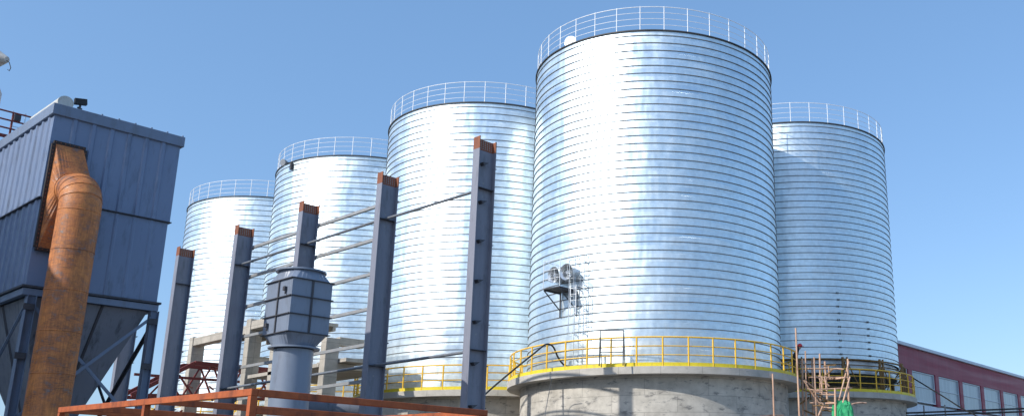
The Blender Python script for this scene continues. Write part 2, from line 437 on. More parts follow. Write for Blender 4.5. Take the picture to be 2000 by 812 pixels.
for nm, ang, zz, lab in ((0, 178.4, 10.0, 'left one of two round fans above the platform on the largest silo'), (1, 185.2, 10.02, 'right one of two round fans above the platform on the largest silo')):
    f = thing('ventilation_fan', lab, 'fan', polar(ang, RS, zz), 'ventilation fans', R(ang))
    q = MB()
    rr_ = .27
    def ringx(x0, r0, x1, r1, mi=0, n=28):
        vs = []; 
        for k in range(n):
            a = 2 * pi * k / n; vs += [(x0, r0 * cos(a), r0 * sin(a)), (x1, r1 * cos(a), r1 * sin(a))]
        q.add(vs, [(2 * k, (2 * k + 2) % (2 * n), (2 * k + 3) % (2 * n), 2 * k + 1) for k in range(n)], mi, True)
    ringx(0, rr_, .42, rr_); ringx(.42, rr_, .5, rr_ + .06); ringx(.5, rr_ + .06, .43, rr_ - .02); ringx(.43, rr_ - .02, .1, rr_ - .02)
    q.build('housing', M['fan'], f)
    q = MB()
    for k in range(6):
        a = 2 * pi * k / 6; c, s_ = cos(a), sin(a)
        q.add([(.3, .05 * c, .05 * s_), (.34, .26 * cos(a - .25), .26 * sin(a - .25)), (.26, .26 * cos(a + .3), .26 * sin(a + .3))], [(0, 1, 2)])
    q.tube([(.2, 0, 0), (.42, 0, 0)], .07, 12); q.tube([(.43, -.3, 0), (.43, .3, 0)], .012, 5); q.tube([(.43, 0, -.3), (.43, 0, .3)], .012, 5)
    q.build('blades', M['fan'], f)
# caged ladder
la = -170.3
ld = thing('caged_ladder', 'tall caged ladder standing against the wall of the largest silo beside the fan platform', 'ladder', polar(la, RS, ZS), None, R(la))
q = MB()
for y_ in (.2, -.24):
    q.tube([(.2, y_, .02), (.2, y_, 4.5)], .018, 6)
    q.tube([(.2, y_, 4.5), (.12, y_, 4.62), (.02, y_, 4.5)], .015, 6)
for k in range(15): q.tube([(.2, .2, .25 + .28 * k), (.2, -.24, .25 + .28 * k)], .012, 5)
for k in range(5):
    for y_ in (.2, -.24): q.beam((.02, y_, .5 + .95 * k), (.2, y_, .5 + .95 * k), .035)
q.build('ladder_frame', M['fan'], ld)
q = MB()
for k in range(5):
    z_ = 1.4 + .72 * k
    q.tube([(.2 + .55 * sin(t * pi / 10), -.02 + .33 * cos(t * pi / 10), z_) for t in range(11)], .01, 4)
for t in (2, 4, 6, 8): q.tube([(.2 + .55 * sin(t * pi / 10), -.02 + .33 * cos(t * pi / 10), 1.4 + .02) , (.2 + .55 * sin(t * pi / 10), -.02 + .33 * cos(t * pi / 10), 4.3)], .008, 4)
q.build('safety_cage', M['fan'], ld)
l2 = thing('short_ladder', 'short white ladder hanging below the right edge of the fan platform', 'ladder', polar(-169.8, RS, 8.22), None, R(-169.8))
q = MB()
for y_ in (.13, -.13): q.beam((.7, y_, 0), (.7, y_, 1.15), .025)
for k in range(5): q.beam((.7, .13, .08 + .24 * k), (.7, -.13, .08 + .24 * k), .02)
q.build('ladder_frame', M['white_rail'], l2)
q = MB()
for y_ in (.13, -.13): q.beam((.02, y_, 1.1), (.7, y_, 1.1), .025)
q.build('bracket', M['cleat'], l2)
# dark portable frame on slab
fr = MB(); p0 = Vector((24.62, 23.95, ZS)); p1 = Vector((25.15, 23.25, ZS))
ofs = Vector((.32, .2, 0))
for a_, b_ in ((p0, 0), (p1, 0)):
    fr.tube([a_, a_ + Vector((.08, .05, 1.32))], .022, 6); fr.tube([a_ + ofs, a_ + Vector((.1, .07, 1.32))], .018, 6)
for h in (.5, .95, 1.32): fr.tube([p0 + Vector((.05, .03, h)), p1 + Vector((.05, .03, h))], .018, 6)
tag(fr.build('trestle_frame', M['cleat']), 'dark steel trestle frame standing on the walkway of the largest silo beside its ladder', 'trestle')
# round vent disc on the rim of the large silo
vd = thing('round_vent', 'white round vent disc behind the top railing of the largest silo', 'vent', polar(175.5, RS - .35, ZT + .05))
q = MB(); q.tube([(-.03, .0, .36), (.03, 0, .36)], .28, 24); q.build('disc', M['white_rail'], vd).rotation_euler = (0, 0, R(20))
q = MB(); q.beam((0, 0, -.05), (0, 0, .2), .08); q.build('stem', M['zinc'], vd)
# floodlight on third silo
cy3 = AY + 2 * SP
fl = thing('floodlight', 'floodlight bracketed to the rim of the third silo of the left row', 'lamp', polar(182, RS + .05, ZT - .2, AX, cy3), None, R(182))
q = MB(); q.tube([(0, 0, .15), (.12, 0, .2), (.2, 0, .15)], .03, 6); q.beam((.03, .3, .1), (.03, .3, -.3), .13); q.build('bracket', M['cleat'], fl)
q = MB(); q.tube([(.12, -.05, .12), (.25, -.02, .12), (.42, .02, .1)], [.1, .16, .2], 14); q.build('lamp_head', M['rodp'], fl)

# hoses
def hose(name, pts, r, label, cat='hose', mat='black', n=7):
    P_ = [Vector(p) for p in pts]; out = []
    for i in range(len(P_) - 1):
        a = P_[max(i - 1, 0)]; b = P_[i]; c = P_[i + 1]; d = P_[min(i + 2, len(P_) - 1)]
        for k in range(8):
            t = k / 8
            out.append(.5 * ((2 * b) + (c - a) * t + (2 * a - 5 * b + 4 * c - d) * t * t + (3 * b - a - 3 * c + d) * t ** 3))
    out.append(P_[-1])
    m_ = MB(); m_.tube(out, r, n); return tag(m_.build(name, M[mat]), label, cat)
hose('rubber_hose', [at(925, 790, 33.5), at(960, 758, 33.9), at(1005, 720, 34.6), at(1045, 688, 35.2), at(1066, 672, 35.5), at(1080, 676, 35.6), at(1090, 697, 35.8), at(1102, 712, 36), at(1118, 716, 36)], .035,
     'thick black hose looped over the yellow railing of the largest silo')
hose('thin_cable', [at(1078, 738, 34.65), at(1073, 762, 35.2), at(1066, 800, 35.25), at(1060, 840, 35.3)], .014, 'thin grey cable hanging down the concrete base of the largest silo', 'cable', 'rodp')
hose('power_cable', [at(1784, 738, 44.8), at(1840, 772, 44), at(1880, 797, 43.5), at(1930, 822, 43), at(2020, 860, 42.5)], .032, 'black cable running down from the railing of the unfinished silo', 'cable', 'hole')

# ------------------------------------------------------------------ bare steel columns
VC = 16.13; UCOL = [20.665 + .13, 25.68, 30.5, 35.2, 40.2, 45.05]; FW = .29; WEB = .60; HT = 11.74
def steel_column(u, label, cleat_side):
    root = thing('steel_column', label, 'column', (VC, u, 0), 'bare steel columns in a row')
    q = MB(); zr = HT - .36
    q.box((0, -FW / 2, 0), (.022, FW / 2, zr)); q.box((WEB, -FW / 2, 0), (WEB + .022, FW / 2, zr)); q.box((.022, -.008, 0), (WEB, .008, zr))
    q.build('shaft', M['colp'], root)
    q = MB()
    q.box((0, -FW / 2, zr + .002), (.022, FW / 2, HT + .02)); q.box((WEB, -FW / 2, zr + .002), (WEB + .022, FW / 2, HT - .02)); q.box((.022, -.008, zr + .002), (WEB, .008, HT - .03))
    e_ = q.build('splice_end', M['rustend'], root)
    q = MB()
    for i in range(7):
        for j in range(5):
            x_ = .075 + i * (WEB - .13) / 6; z_ = HT - .08 - j * .055
            for s_ in (-1,):
                vs = [(x_ + .017 * cos(k * pi / 4), s_ * .0105, z_ + .017 * sin(k * pi / 4)) for k in range(8)]
                q.add(vs, [tuple(range(8))], (i + j) % 2 if False else 0)
    q.build('bolt_holes', M['girt'], e_)
    for z_ in (10.2, 5.5):
        q = MB(); q.box((.024, -FW / 2 + .01, z_ - .008), (WEB - .002, -.0085, z_ + .008)); q.box((.024, .0085, z_ - .008), (WEB - .002, FW / 2 - .01, z_ + .008)); q.build('stiffener', M['cleat'], root)
    for k in range(7):
        z_ = 10.93 - 1.165 * k
        q = MB()
        q.prism([(WEB + .024, z_), (WEB + .15, z_ - .005), (WEB + .024, z_ - .09)], 1, -.06, .06)
        if cleat_side: q.prism([(.14, z_ + .04), (.36, z_ + .06), (.2, z_ - .05)], 1, -.16, -.0085)
        q.build('cleat', M['cleat'], root)
    q = MB()
    for z_ in (10.38, 9.98, 5.95, 5.2):
        vs = [(.3 + .02 * cos(k * pi / 4), -.0095, z_ + .03 * sin(k * pi / 4)) for k in range(8)]; q.add(vs, [tuple(range(8))])
    q.build('rod_holes', M['girt'], root)
    return root
ordn = ['tallest looking bare steel column, nearest the largest silo at the right end of the row',
        'second steel column from the right end of the row, left of the tallest one',
        'steel column rising behind the panelled exhaust box, third from the right end of the row',
        'fourth steel column from the right, standing left of the panelled exhaust box',
        'short looking steel column just right of the blue dust collector',
        'steel column seen behind the legs and hopper of the blue dust collector']
for u, l in zip(UCOL, ordn): steel_column(u, l, u < 22)
# tie rods at the stiffeners, girts on the far flange
nm = ['tallest column', 'second tallest column', 'column behind exhaust box', 'column left of exhaust box', 'column beside dust collector']
for (i, z_, hi) in ((0, 10.24, 'upper'), (0, 5.52, 'lower'), (1, 10.24, 'upper'), (1, 5.52, 'lower'), (2, 10.24, 'upper'), (2, 5.52, 'lower')):
    q = MB(); ua, ub = UCOL[i] + (FW / 2 if i == 0 else .01), UCOL[i + 1] - .02
    q.tube([(VC + .26, ua, z_ - (.04 if i == 0 else 0)), (VC + .3, ub, z_)], .045, 10)
    tag(q.build('tie_pipe', M['rodp'], origin=(VC, ua, z_)), '%s round tie pipe between %s and %s' % (hi, nm[i], nm[i + 1]), 'pipe', 'round tie pipes between the steel columns')
rank = ['highest', 'second highest', 'third highest', 'fourth from the top', 'fifth from the top', 'lowest']
for i in (1, 2):
    for j, z_ in enumerate((10.93, 9.765, 8.6, 7.435, 6.27, 5.1)):
        q = MB(); ua, ub = UCOL[i] - .05, UCOL[i + 1] + .05; x_ = VC + WEB + .024
        q.box((x_, ua, z_), (x_ + .09, ub, z_ + .012)); q.box((x_, ua, z_ + .0121), (x_ + .012, ub, z_ + .09)); q.box((x_, ua, z_ + .0901), (x_ + .05, ub, z_ + .1))
        tag(q.build('wall_girt', M['girt'], origin=(x_, ua, z_)), '%s girt from %s to %s' % (rank[j], nm[i + 1], nm[i]), 'girt', 'light grey girts between the steel columns')

# ------------------------------------------------------------------ exhaust box on its duct
SX, SY, SB, ST = 11.30, 21.40, 5.50, 6.82; SW, SD = 1.05, 1.22
ex = thing('exhaust_box', 'blue grey panelled exhaust box on a round duct in front of the third steel column', 'exhaust box', (SX + SW / 2, SY + SD / 2, 0))
ecx, ecy = 0, 0; hw, hd = SW / 2, SD / 2
q = MB(); q.box((-hw, -hd, SB), (hw, hd, ST)); q.build('box_body', M['duct'], ex)
for fx, sgn in ((0, -1), (0, 1)):
    pass
q = MB()
zz = [SB, SB + (ST - SB) / 3, SB + 2 * (ST - SB) / 3, ST]
for z_ in zz:
    for a_, b_ in (((-hw - .025, -hd - .025), (hw + .025, -hd - .025)), ((hw + .025, -hd - .025), (hw + .025, hd + .025)), ((hw + .025, hd + .025), (-hw - .025, hd + .025)), ((-hw - .025, hd + .025), (-hw - .025, -hd - .025))):
        q.beam((*a_, z_), (*b_, z_), .05, .018)
for x_, y_ in ((0, -hd - .022), (0, hd + .022), (-hw - .022, 0), (hw + .022, 0)): q.beam((x_, y_, SB + .01), (x_, y_, ST - .01), .018, .045, 0, (1, 0, 0) if abs(x_) < .01 else (0, 1, 0))
q.build('stiffening_ribs', M['cleat'], ex)
def square_to_round(q, hw, hd, zs, rr, zr, n=40):
    def sq(a):
        c, s_ = cos(a), sin(a); k = min(hw / max(abs(c), 1e-6), hd / max(abs(s_), 1e-6)); return (c * k, s_ * k, zs)
    A_ = [2 * pi * k / n + pi / 4 for k in range(n)]
    vs = [sq(a) for a in A_] + [(rr * cos(a), rr * sin(a), zr) for a in A_]
    q.add(vs, [(k, (k + 1) % n, (k + 1) % n + n, k + n) for k in range(n)])
q = MB(); square_to_round(q, hw, hd, ST + .012, .5, ST + .3); q.build('top_transition', M['duct'], ex)
q = MB(); square_to_round(q, hw, hd, SB - .012, .47, SB - .3); q.build('bottom_transition', M['duct'], ex)
q = MB(); q.lathe([((.46, SB - .34), (.6, SB - .34), 0), ((.6, SB - .34), (.6, SB - .3), 0), ((.6, SB - .3), (.46, SB - .3), 0)], 40); q.build('lower_flange', M['duct'], ex)
q = MB(); q.lathe([((.50, ST + .27), (.6, ST + .27), 0), ((.6, ST + .27), (.6, ST + .31), 0), ((.6, ST + .31), (.5, ST + .31), 0), ((.45, ST + .25), (.45, ST + .27), 0)], 40); q.build('upper_flange', M['duct'], ex)
q = MB(); segs = [((.46, 0), (.46, SB - .36), 0)]
for z_ in (1.2, 2.5, 3.95): segs += [((.462, z_), (.472, z_ + .01), 0), ((.472, z_ + .01), (.472, z_ + .03), 0), ((.472, z_ + .03), (.462, z_ + .04), 0)]
q.lathe(segs, 48); q.build('round_duct', M['duct'], ex)
for y_, z_ in ((-hd + .28, ST - .25), (hd - .22, SB + .24)):
    q = MB(); q.box((-hw - .07, y_ - .045, z_ - .05), (-hw - .002, y_ + .045, z_ + .05)); q.box((-hw - .05, y_ - .05, z_ - .14), (-hw - .02, y_ - .02, z_ + .02)); q.build('lifting_lug', M['cleat'], ex)

# ------------------------------------------------------------------ dust collector
CX0, CX1, CY0, CY1 = 6.70, 9.55, 24.52, 29.0
ZC0, ZCS, ZC1, ZCT = 6.36, 8.42, 10.45, 10.72
dc = thing('dust_collector', 'large blue grey ribbed dust collector on steel legs at the left', 'dust collector', (0, 0, 0))
q = MB(); q.box((CX0 + .07, CY0 + .07, ZC0), (CX1 - .07, CY1 - .07, ZC1 + .05)); q.build('inner_casing', M['bluehop'], dc)
def ribbed(q, p, d, n, L, z0, z1, pitch, rw, rh, first):
    """sheet along d, ribs along z, outwards n"""
    p = Vector(p); d = Vector(d); n = Vector(n); pts = [(0, 0)]; s_ = first
    while s_ + rw < L - .05:
        pts += [(s_, 0), (s_ + .03, rh), (s_ + rw - .03, rh), (s_ + rw, 0)]; s_ += pitch
    pts.append((L, 0))
    vs = []
    for a, h in pts:
        b = p + d * a + n * h; vs += [(b.x, b.y, z0), (b.x, b.y, z1)]
    q.add(vs, [(2 * i, 2 * i + 2, 2 * i + 3, 2 * i + 1) for i in range(len(pts) - 1)])
q = MB()
ribbed(q, (CX0, CY0, 0), (1, 0, 0), (0, -1, 0), CX1 - CX0, ZCS, ZC1, .40, .13, .035, .38)
ribbed(q, (CX0, CY0, 0), (0, 1, 0), (-1, 0, 0), CY1 - CY0, ZCS, ZC1, .40, .13, .035, .2)
ribbed(q, (CX1, CY0, 0), (0, 1, 0), (1, 0, 0), CY1 - CY0, ZCS, ZC1, .40, .13, .035, .2)
q.build('upper_cladding', M['blue'], dc)
q = MB()
ribbed(q, (CX0 + .03, CY0 + .03, 0), (1, 0, 0), (0, -1, 0), CX1 - CX0 - .06, ZC0, ZCS - .03, .40, .1, .016, .36)
ribbed(q, (CX0 + .03, CY0 + .03, 0), (0, 1, 0), (-1, 0, 0), CY1 - CY0 - .06, ZC0, ZCS - .03, .40, .13, .03, .2)
ribbed(q, (CX1 - .03, CY0 + .03, 0), (0, 1, 0), (1, 0, 0), CY1 - CY0 - .06, ZC0, ZCS - .03, .40, .13, .03, .2)
q.build('lower_cladding', M['blue'], dc)
def loop_beam(q, x0, y0, x1, y1, z, w, h):
    q.beam((x0 - w / 2, y0, z), (x1 + w / 2, y0, z), w, h); q.beam((x0 - w / 2, y1, z), (x1 + w / 2, y1, z), w, h)
    q.beam((x0, y0 + w / 2, z), (x0, y1 - w / 2, z), w, h); q.beam((x1, y0 + w / 2, z), (x1, y1 - w / 2, z), w, h)
q = MB(); loop_beam(q, CX0 + .0, CY0 + .0, CX1 - .0, CY1, ZCS - .012, .07, .022); q.build('seam_flashing', M['cleat'], dc)
q = MB(); q.box((CX0 - .07, CY0 - .07, ZC1), (CX1 + .07, CY1 + .07, ZCT)); q.build('roof_cap', M['bluelt'], dc, bevel=.008)
q = MB()
for k in range(6):
    x_ = CX0 + .95 + .38 * k; q.box((x_, CY0 - .05, ZCT), (x_ + .03, CY0 + .0, ZCT + .035))
q.box((CX0 + 1.35, CY0 - .03, ZCT), (CX0 + 1.75, CY0 + .2, ZCT + .02))
q.build('roof_clips', M['bluelt'], dc)
q = MB(); loop_beam(q, CX0 + .03, CY0 + .03, CX1 - .03, CY1 - .03, ZC0 - .04, .16, .05); q.build('base_flange', M['cleat'], dc)
q = MB(); loop_beam(q, CX0 + .05, CY0 + .05, CX1 - .05, CY1 - .05, ZC0 - .16, .12, .15); q.build('ring_beam', M['bluelt'], dc)
# hopper
q = MB(); hx, hy, hz = 7.95, 25.9, 2.7; zt = ZC0 - .24
tp = [(CX0 + .16, CY0 + .16), (CX1 - .16, CY0 + .16), (CX1 - .16, CY1 - .16), (CX0 + .16, CY1 - .16)]
bt = [(hx - .22, hy - .2), (hx + .22, hy - .2), (hx + .22, hy + .25), (hx - .22, hy + .25)]
vs = [(x, y, zt) for x, y in tp] + [(x, y, hz) for x, y in bt]
q.add(vs, [(k, (k + 1) % 4, (k + 1) % 4 + 4, k + 4) for k in range(4)] + [(7, 6, 5, 4), (0, 1, 2, 3)])
hp = q.build('hopper', M['bluehop'], dc)
q = MB()
for f_ in (.5,):
    a_ = Vector((tp[0][0] * (1 - f_) + tp[1][0] * f_ + .25, CY0 + .15, zt)); b_ = Vector((hx + .02, hy - .21, hz)); q.beam(a_, b_, .05, .05)
a_ = Vector((CX0 + .15, (CY0 + CY1) / 2 - .4, zt)); b_ = Vector((hx - .23, hy, hz)); q.beam(a_, b_, .05, .05)
q.build('hopper_rib', M['cleat'], hp)
q = MB(); q.tube([(hx, hy, hz + .1), (hx, hy, hz - .5)], .26, 16); q.tube([(hx, hy, hz - .1), (hx, hy, hz - .16)], .33, 16); q.build('outlet', M['bluelt'], dc)
for x_, y_ in ((CX0 + .18, CY0 + .05), (CX1 - .06, CY0 + .05), (CX0 + .18, CY1 - .05), (CX1 - .06, CY1 - .05)):
    q = MB(); zt_ = ZC0 - .24
    q.box((x_ - .09, y_ - .1, 0), (x_ - .078, y_ + .1, zt_)); q.box((x_ + .078, y_ - .1, 0), (x_ + .09, y_ + .1, zt_)); q.box((x_ - .077, y_ - .006, 0), (x_ + .077, y_ + .006, zt_))
    l_ = q.build('leg', M['bluelt'], dc)
    for z_ in (5.85, 4.75, 3.1):
        q = MB(); q.box((x_ - .15, y_ - .14, z_ - .07), (x_ + .06, y_ - .101, z_ + .07)); q.build('gusset', M['cleat'], l_)
def brace(a, b, mat='bluelt', w=.07):
    q = MB(); q.beam(a, b, w, .03); q.beam((a[0], a[1] - .02, a[2]), (b[0], b[1] - .02, b[2]), .02, w); q.build('brace', M[mat], dc)
y_ = CY0 - .02
brace((CX1 - .12, y_, 5.95), (CX0 + .2, y_, 3.35)); brace((CX0 + .2, y_ + .06, 5.95), (CX1 - .12, y_ + .06, 3.35))
x_ = CX1 - .02
brace((x_, CY0 + .1, 5.85), (x_, CY1 - .1, 2.2), 'cleat', .1); brace((x_ - .06, CY1 - .1, 5.85), (x_ - .06, CY0 + .1, 2.2), 'cleat', .06)
x_ = CX0 + .1
brace((x_, CY0 + .1, 5.85), (x_, CY1 - .1, 2.2), 'bluelt', .06); brace((x_ + .05, CY1 - .1, 5.85), (x_ + .05, CY0 + .1, 2.2), 'bluelt', .06)
q = MB(); q.beam((CX0 + .2, CY0 + .05, 3.2), (CX1 - .1, CY0 + .05, 3.2), .1, .14); q.beam((CX1 - .06, CY0 + .12, 3.2), (CX1 - .06, CY1 - .12, 3.2), .1, .14); q.build('tie_beam', M['bluelt'], dc)

# rusty duct
PXC, PYC, PRR = 7.262, 23.64, .42
rd = thing('rusty_duct', 'thick orange rusted duct bending out of the dust collector wall and down to the ground', 'duct', (PXC, PYC, 0))
ox0, ox1, oz0, oz1 = 6.80, 7.38, 7.22, 9.72
q = MB(); yf = CY0 - .07
for a_, b_ in (((ox0 - .04, oz1 + .04), (ox1 + .04, oz1 + .04)), ((ox0 - .04, oz0 - .04), (ox1 + .04, oz0 - .04))): q.beam((a_[0], yf, a_[1]), (b_[0], yf, b_[1]), .07, .08)
for x_ in (ox0 - .04, ox1 + .04): q.beam((x_, yf, oz0), (x_, yf, oz1), .08, .07)
q.v = [(x - PXC, y - PYC, z) for x, y, z in q.v]
fl_ = q.build('wall_flange', M['darkfl'], rd)
q = MB()
for k in range(26):
    z_ = oz0 + .02 + k * (oz1 - oz0) / 26
    for x_ in (ox0 - .04, ox1 + .04): q.tube([(x_ - PXC, yf - .036 - PYC, z_), (x_ - PXC, yf - .05 - PYC, z_)], .012, 6)
for k in range(7):
    for z_ in (oz1 + .04, oz0 - .04): q.tube([(ox0 + k * .095 - PXC, yf - .036 - PYC, z_), (ox0 + k * .095 - PXC, yf - .05 - PYC, z_)], .012, 6)
q.build('bolt_rows', M['rustend'], fl_)
# loft from rectangle to elbow mouth, elbow and vertical
n = 40; zm = 8.6
RB = .5
elb = []
def ring_pts(c, d, r, n=n):
    d = Vector(d).normalized(); x = Vector((1, 0, 0)); y = d.cross(x).normalized()
    return [c + x * (r * cos(2 * pi * k / n)) + y * (r * sin(2 * pi * k / n)) for k in range(n)]
c0 = Vector((0, .5, zm)); 
q = MB()
dirc = Vector((0, -1, 0)); mouth = ring_pts(c0, dirc, PRR)
rect = []
cxr, czr, hwr, hzr = (ox0 + ox1) / 2 - PXC, (oz0 + oz1) / 2, (ox1 - ox0) / 2, (oz1 - oz0) / 2
for p in mouth:
    a = atan2(p.z - zm, p.x)
    c, s_ = cos(a), sin(a)
    # map circle angle to rectangle perimeter, keeping corners
    k = min(1 / max(abs(c), 1e-6), 1 / max(abs(s_), 1e-6)); rect.append(Vector((cxr + c * k * hwr, CY0 - .1 - PYC, czr + s_ * k * hzr)))
vs = rect + mouth; q.add(vs, [(k, (k + 1) % n, (k + 1) % n + n, k + n) for k in range(n)], 0, False)
q.add([p + Vector((0, .0, 0)) for p in rect], [tuple(range(n))]) if False else None
q.build('transition', M['rust'], rd)
q = MB(); 
rings = []
K = 5
for j in range(K + 1):
    t = (pi / 2) * j / K
    c = c0 + Vector((0, -RB * sin(t) , -RB * (1 - cos(t)))); d = Vector((0, -cos(t), -sin(t)))
    rings.append((c, d))
for j in range(K):
    A_ = ring_pts(rings[j][0], rings[j][1], PRR); B_ = ring_pts(rings[j + 1][0], rings[j + 1][1], PRR)
    q.add(A_ + B_, [(k, (k + 1) % n, (k + 1) % n + n, k + n) for k in range(n)], 0, True)
    c = rings[j][0]; d = rings[j][1]
    W1 = ring_pts(c - d * .012, d, PRR + .012); W2 = ring_pts(c + d * .012, d, PRR + .012)
    q.add(W1 + W2, [(k, (k + 1) % n, (k + 1) % n + n, k + n) for k in range(n)], 0, True)
q.build('elbow', M['rust'], rd)
cb = rings[-1][0]
q = MB(); segs = [((PRR, 0), (PRR, cb.z), 0)]
z_ = .6
while z_ < cb.z - .1:
    segs += [((PRR, z_), (PRR + .008, z_ + .01), 0), ((PRR + .008, z_ + .01), (PRR + .008, z_ + .02), 0), ((PRR + .008, z_ + .02), (PRR, z_ + .03), 0)]; z_ += .92
q.lathe(segs, 56, cb.x, cb.y); q.build('vertical_pipe', M['rust'], rd)

# things on the collector roof
q = MB(); q.tube([(6.93, 24.7, ZCT + .16), (6.93, 26.6, ZCT + .16)], .17, 20)
tag(q.build('roof_cylinder', M['tank']), 'pale grey cylinder lying along the roof edge of the dust collector', 'cylinder')
fd = thing('roof_floodlight', 'small black floodlight standing on the near corner of the dust collector roof', 'lamp', (7.24, 24.72, ZCT))
q = MB(); q.beam((0, 0, 0), (0, 0, .2), .04); q.beam((-.1, .02, .02), (.05, 0, .12), .03); q.beam((.08, .02, .0), (-.05, 0, .14), .03); q.build('stand', M['cleat'], fd)
q = MB(); q.beam((-.13, 0, .26), (.12, -.02, .3), .12, .14); q.build('lamp_head', M['black'], fd)

# ------------------------------------------------------------------ left edge : red railed platform and pale hopper beyond the collector
rp_ = thing('red_railed_platform', 'red railed maintenance platform behind the roof of the dust collector at the left edge', 'platform', (0, 0, 0))
q = MB()
for z_ in (13.19, 12.92, 12.66): q.tube([(4.5, 33, z_ + .02), (8.55 - (13.19 - z_) * .5, 33, z_)], .026, 6)
for x_ in (6.6, 7.95): q.tube([(x_, 33, 12.2), (x_, 33, 13.2)], .03, 6)
q.build('railing', M['redst'], rp_)
q = MB(); q.box((4.5, 33.0, 12.05), (8.3, 35, 12.15)); q.beam((4.5, 33.0, 12.4), (7.9, 33.0, 12.4), .05, .1); q.build('deck', M['redst'], rp_)
q = MB()
for x_, y_ in ((5, 33.2), (8.0, 33.2), (5, 34.8), (8.0, 34.8)): q.beam((x_, y_, 0), (x_, y_, 12.04), .2)
q.build('support_posts', M['redst'], rp_)
ml = thing('pulse_manifold', 'grey manifold cylinder lying on the red railed platform', 'cylinder', (0, 0, 0))
q = MB(); q.tube([(4.6, 34.0, 12.55), (7.85, 34.0, 12.55)], .38, 20); q.build('vessel', M['cone'], ml)
q = MB()
for x_ in (6.5, 7.1, 7.7): q.tube([(x_, 33.55, 12.2), (x_, 33.45, 12.5), (x_, 33.55, 12.85)], .06, 8)
q.build('valves', M['zinc'], ml)
wl = thing('lattice_mast', 'thin pale lattice frame standing behind the red railing', 'mast', (8.25, 33.6, 12.16))
q = MB()
for x_ in (-.17, .17): q.beam((x_, 0, 0), (x_, 0, 1.3), .025)
for k in range(4): q.beam((-.17, 0, .2 + .3 * k), (.17, 0, .2 + .3 * k + (.2 if k % 2 else 0)), .02)
q.build('frame', M['zinc'], wl)
q = MB(); q.box((-.12, -.05, 1.0), (.05, .05, 1.2)); q.build('junction_box', M['cleat'], wl)
ph = thing('pale_hopper', 'pale steel spout with a loose wire at the upper left edge', 'spout', (0, 0, 0))
q = MB(); a0 = Vector((5.35, 24.0, 11.27)); 
q.tube([at(-120, 118, 27), at(-20, 112, 27), at(14, 117, 27)], [1.4, .42, .1], 20); q.build('spout', M['cone'], ph)
q = MB(); q.tube([at(12, 118, 27), at(18, 122, 27), at(21, 133, 27), at(18, 139, 27), at(15, 136, 27)], .012, 6); q.build('wire', M['black'], ph)
q = MB(); pt = at(-19, 180, 27); q.tube([(pt.x, pt.y, 0), (pt.x, pt.y, pt.z - .6), (pt.x, pt.y, pt.z), (pt.x, pt.y, pt.z + .45)], [.3, .3, .3, .1], 20); q.build('body', M['cone'], ph)

# ------------------------------------------------------------------ concrete frame behind the columns
cf = thing('concrete_frame', 'unfinished cast concrete frame of posts and beams behind the steel columns', 'concrete frame', (21, 0, 0))
def cpost(u, zt_, w=.55, d=.85, v=0):
    q = MB(); q.box((v, u - w / 2 * 0 - d, 0), (v + w, u, zt_)); 
    return q
for u, zt_, wv, wu in ((49.55, 9.52, .62, .42), (43.7, 9.74, .62, .42), (41.2, 8.9, .6, .4), (36.9, 8.12, .62, .42)):
    q = MB(); q.box((0, u - wu, 0), (wv, u, zt_)); q.build('post', M['beamc'], cf, bevel=.015)
q = MB(); q.box((.03, 43.71, 9.06), (.5, 49.12, 9.46)); q.build('beam', M['beamc'], cf, bevel=.015)
q = MB(); q.box((.03, 37.2, 9.22), (.5, 43.27, 9.62)); q.build('beam', M['beamc'], cf, bevel=.015)
q = MB(); q.box((.05, 43.3, 7.7), (3.2, 43.68, 8.0)); q.build('beam', M['beamc'], cf, bevel=.015)
q = MB(); q.box((.0, 36.93, 6.9), (3.4, 43.0, 7.05)); q.build('landing_slab', M['beamc'], cf)
q = MB(); q.box((.52, 39.4, 9.15), (2.2, 45.5, 9.3))
for k in range(3): q.box((.55 + .7 * k, 39.4, 8.95), (.69 + .7 * k, 45.5, 9.149))
q.build('floor_slab', M['beamc'], cf)
q = MB(); q.box((.622, 36.5, 7.83), (1.8, 36.88, 8.2)); q.build('bracket_beam', M['beamc'], cf, bevel=.015)
q = MB(); q.prism([(.63, 7.1), (1.75, 7.1), (1.75, 7.25), (.63, 7.25)], 1, 35.9, 38.2); q.build('bracket_slab', M['beamc'], cf)
q = MB(); q.prism([(.63, 6.65), (1.3, 6.9), (1.5, 7.08), (.63, 7.08)], 1, 36.55, 36.88); q.build('bracket_corbel', M['beamc'], cf)
q = MB(); q.box((.1, 30.5, 0), (.6, 44.5, 4.95)); q.build('low_wall', M['beamc'], cf)
q = MB(); q.box((.1, 44.8, 5.0), (.55, 49.1, 5.35)); q.build('beam', M['beamc'], cf)

# red steel truss conveyor behind the concrete frame
tr = thing('red_truss', 'dark red steel lattice truss behind the concrete frame', 'truss', (0, 0, 0))
q = MB()
ys = (46.5, 47.8); x0, x1 = 17.5, 25.0; za, zb = 6.45, 7.85
for y_ in ys:
    q.beam((x0 + 2.6, y_, zb), (x1, y_, zb), .16, .2); q.beam((x0, y_, za - .3), (x1, y_, za + .1), .12, .16)
    q.beam((x0, y_, za - .3), (x0 + 2.6, y_, zb), .14, .18)
q.build('chords', M['redst'], tr)
q = MB()
for y_ in ys:
    x_ = x0 + 1.2; k = 0
    while x_ < x1 - 1.1:
        zt1 = min(zb, za - .3 + (x_ + .6 - x0) * .6)
        q.beam((x_, y_, za - .2), (x_ + .75, y_, zt1), .07); q.beam((x_ + .75, y_, zt1), (x_ + 1.5, y_, za - .15), .07); x_ += 1.5
for k in range(9): q.beam((x0 + .4 + k, ys[0], za + .35), (x0 + 1.2 + k, ys[1], za + .35), .06)
q.beam((x0, ys[0], 7.1), (x1, ys[0], 7.15), .06, .12)
q.build('lacing', M['redst'], tr)
q = MB()
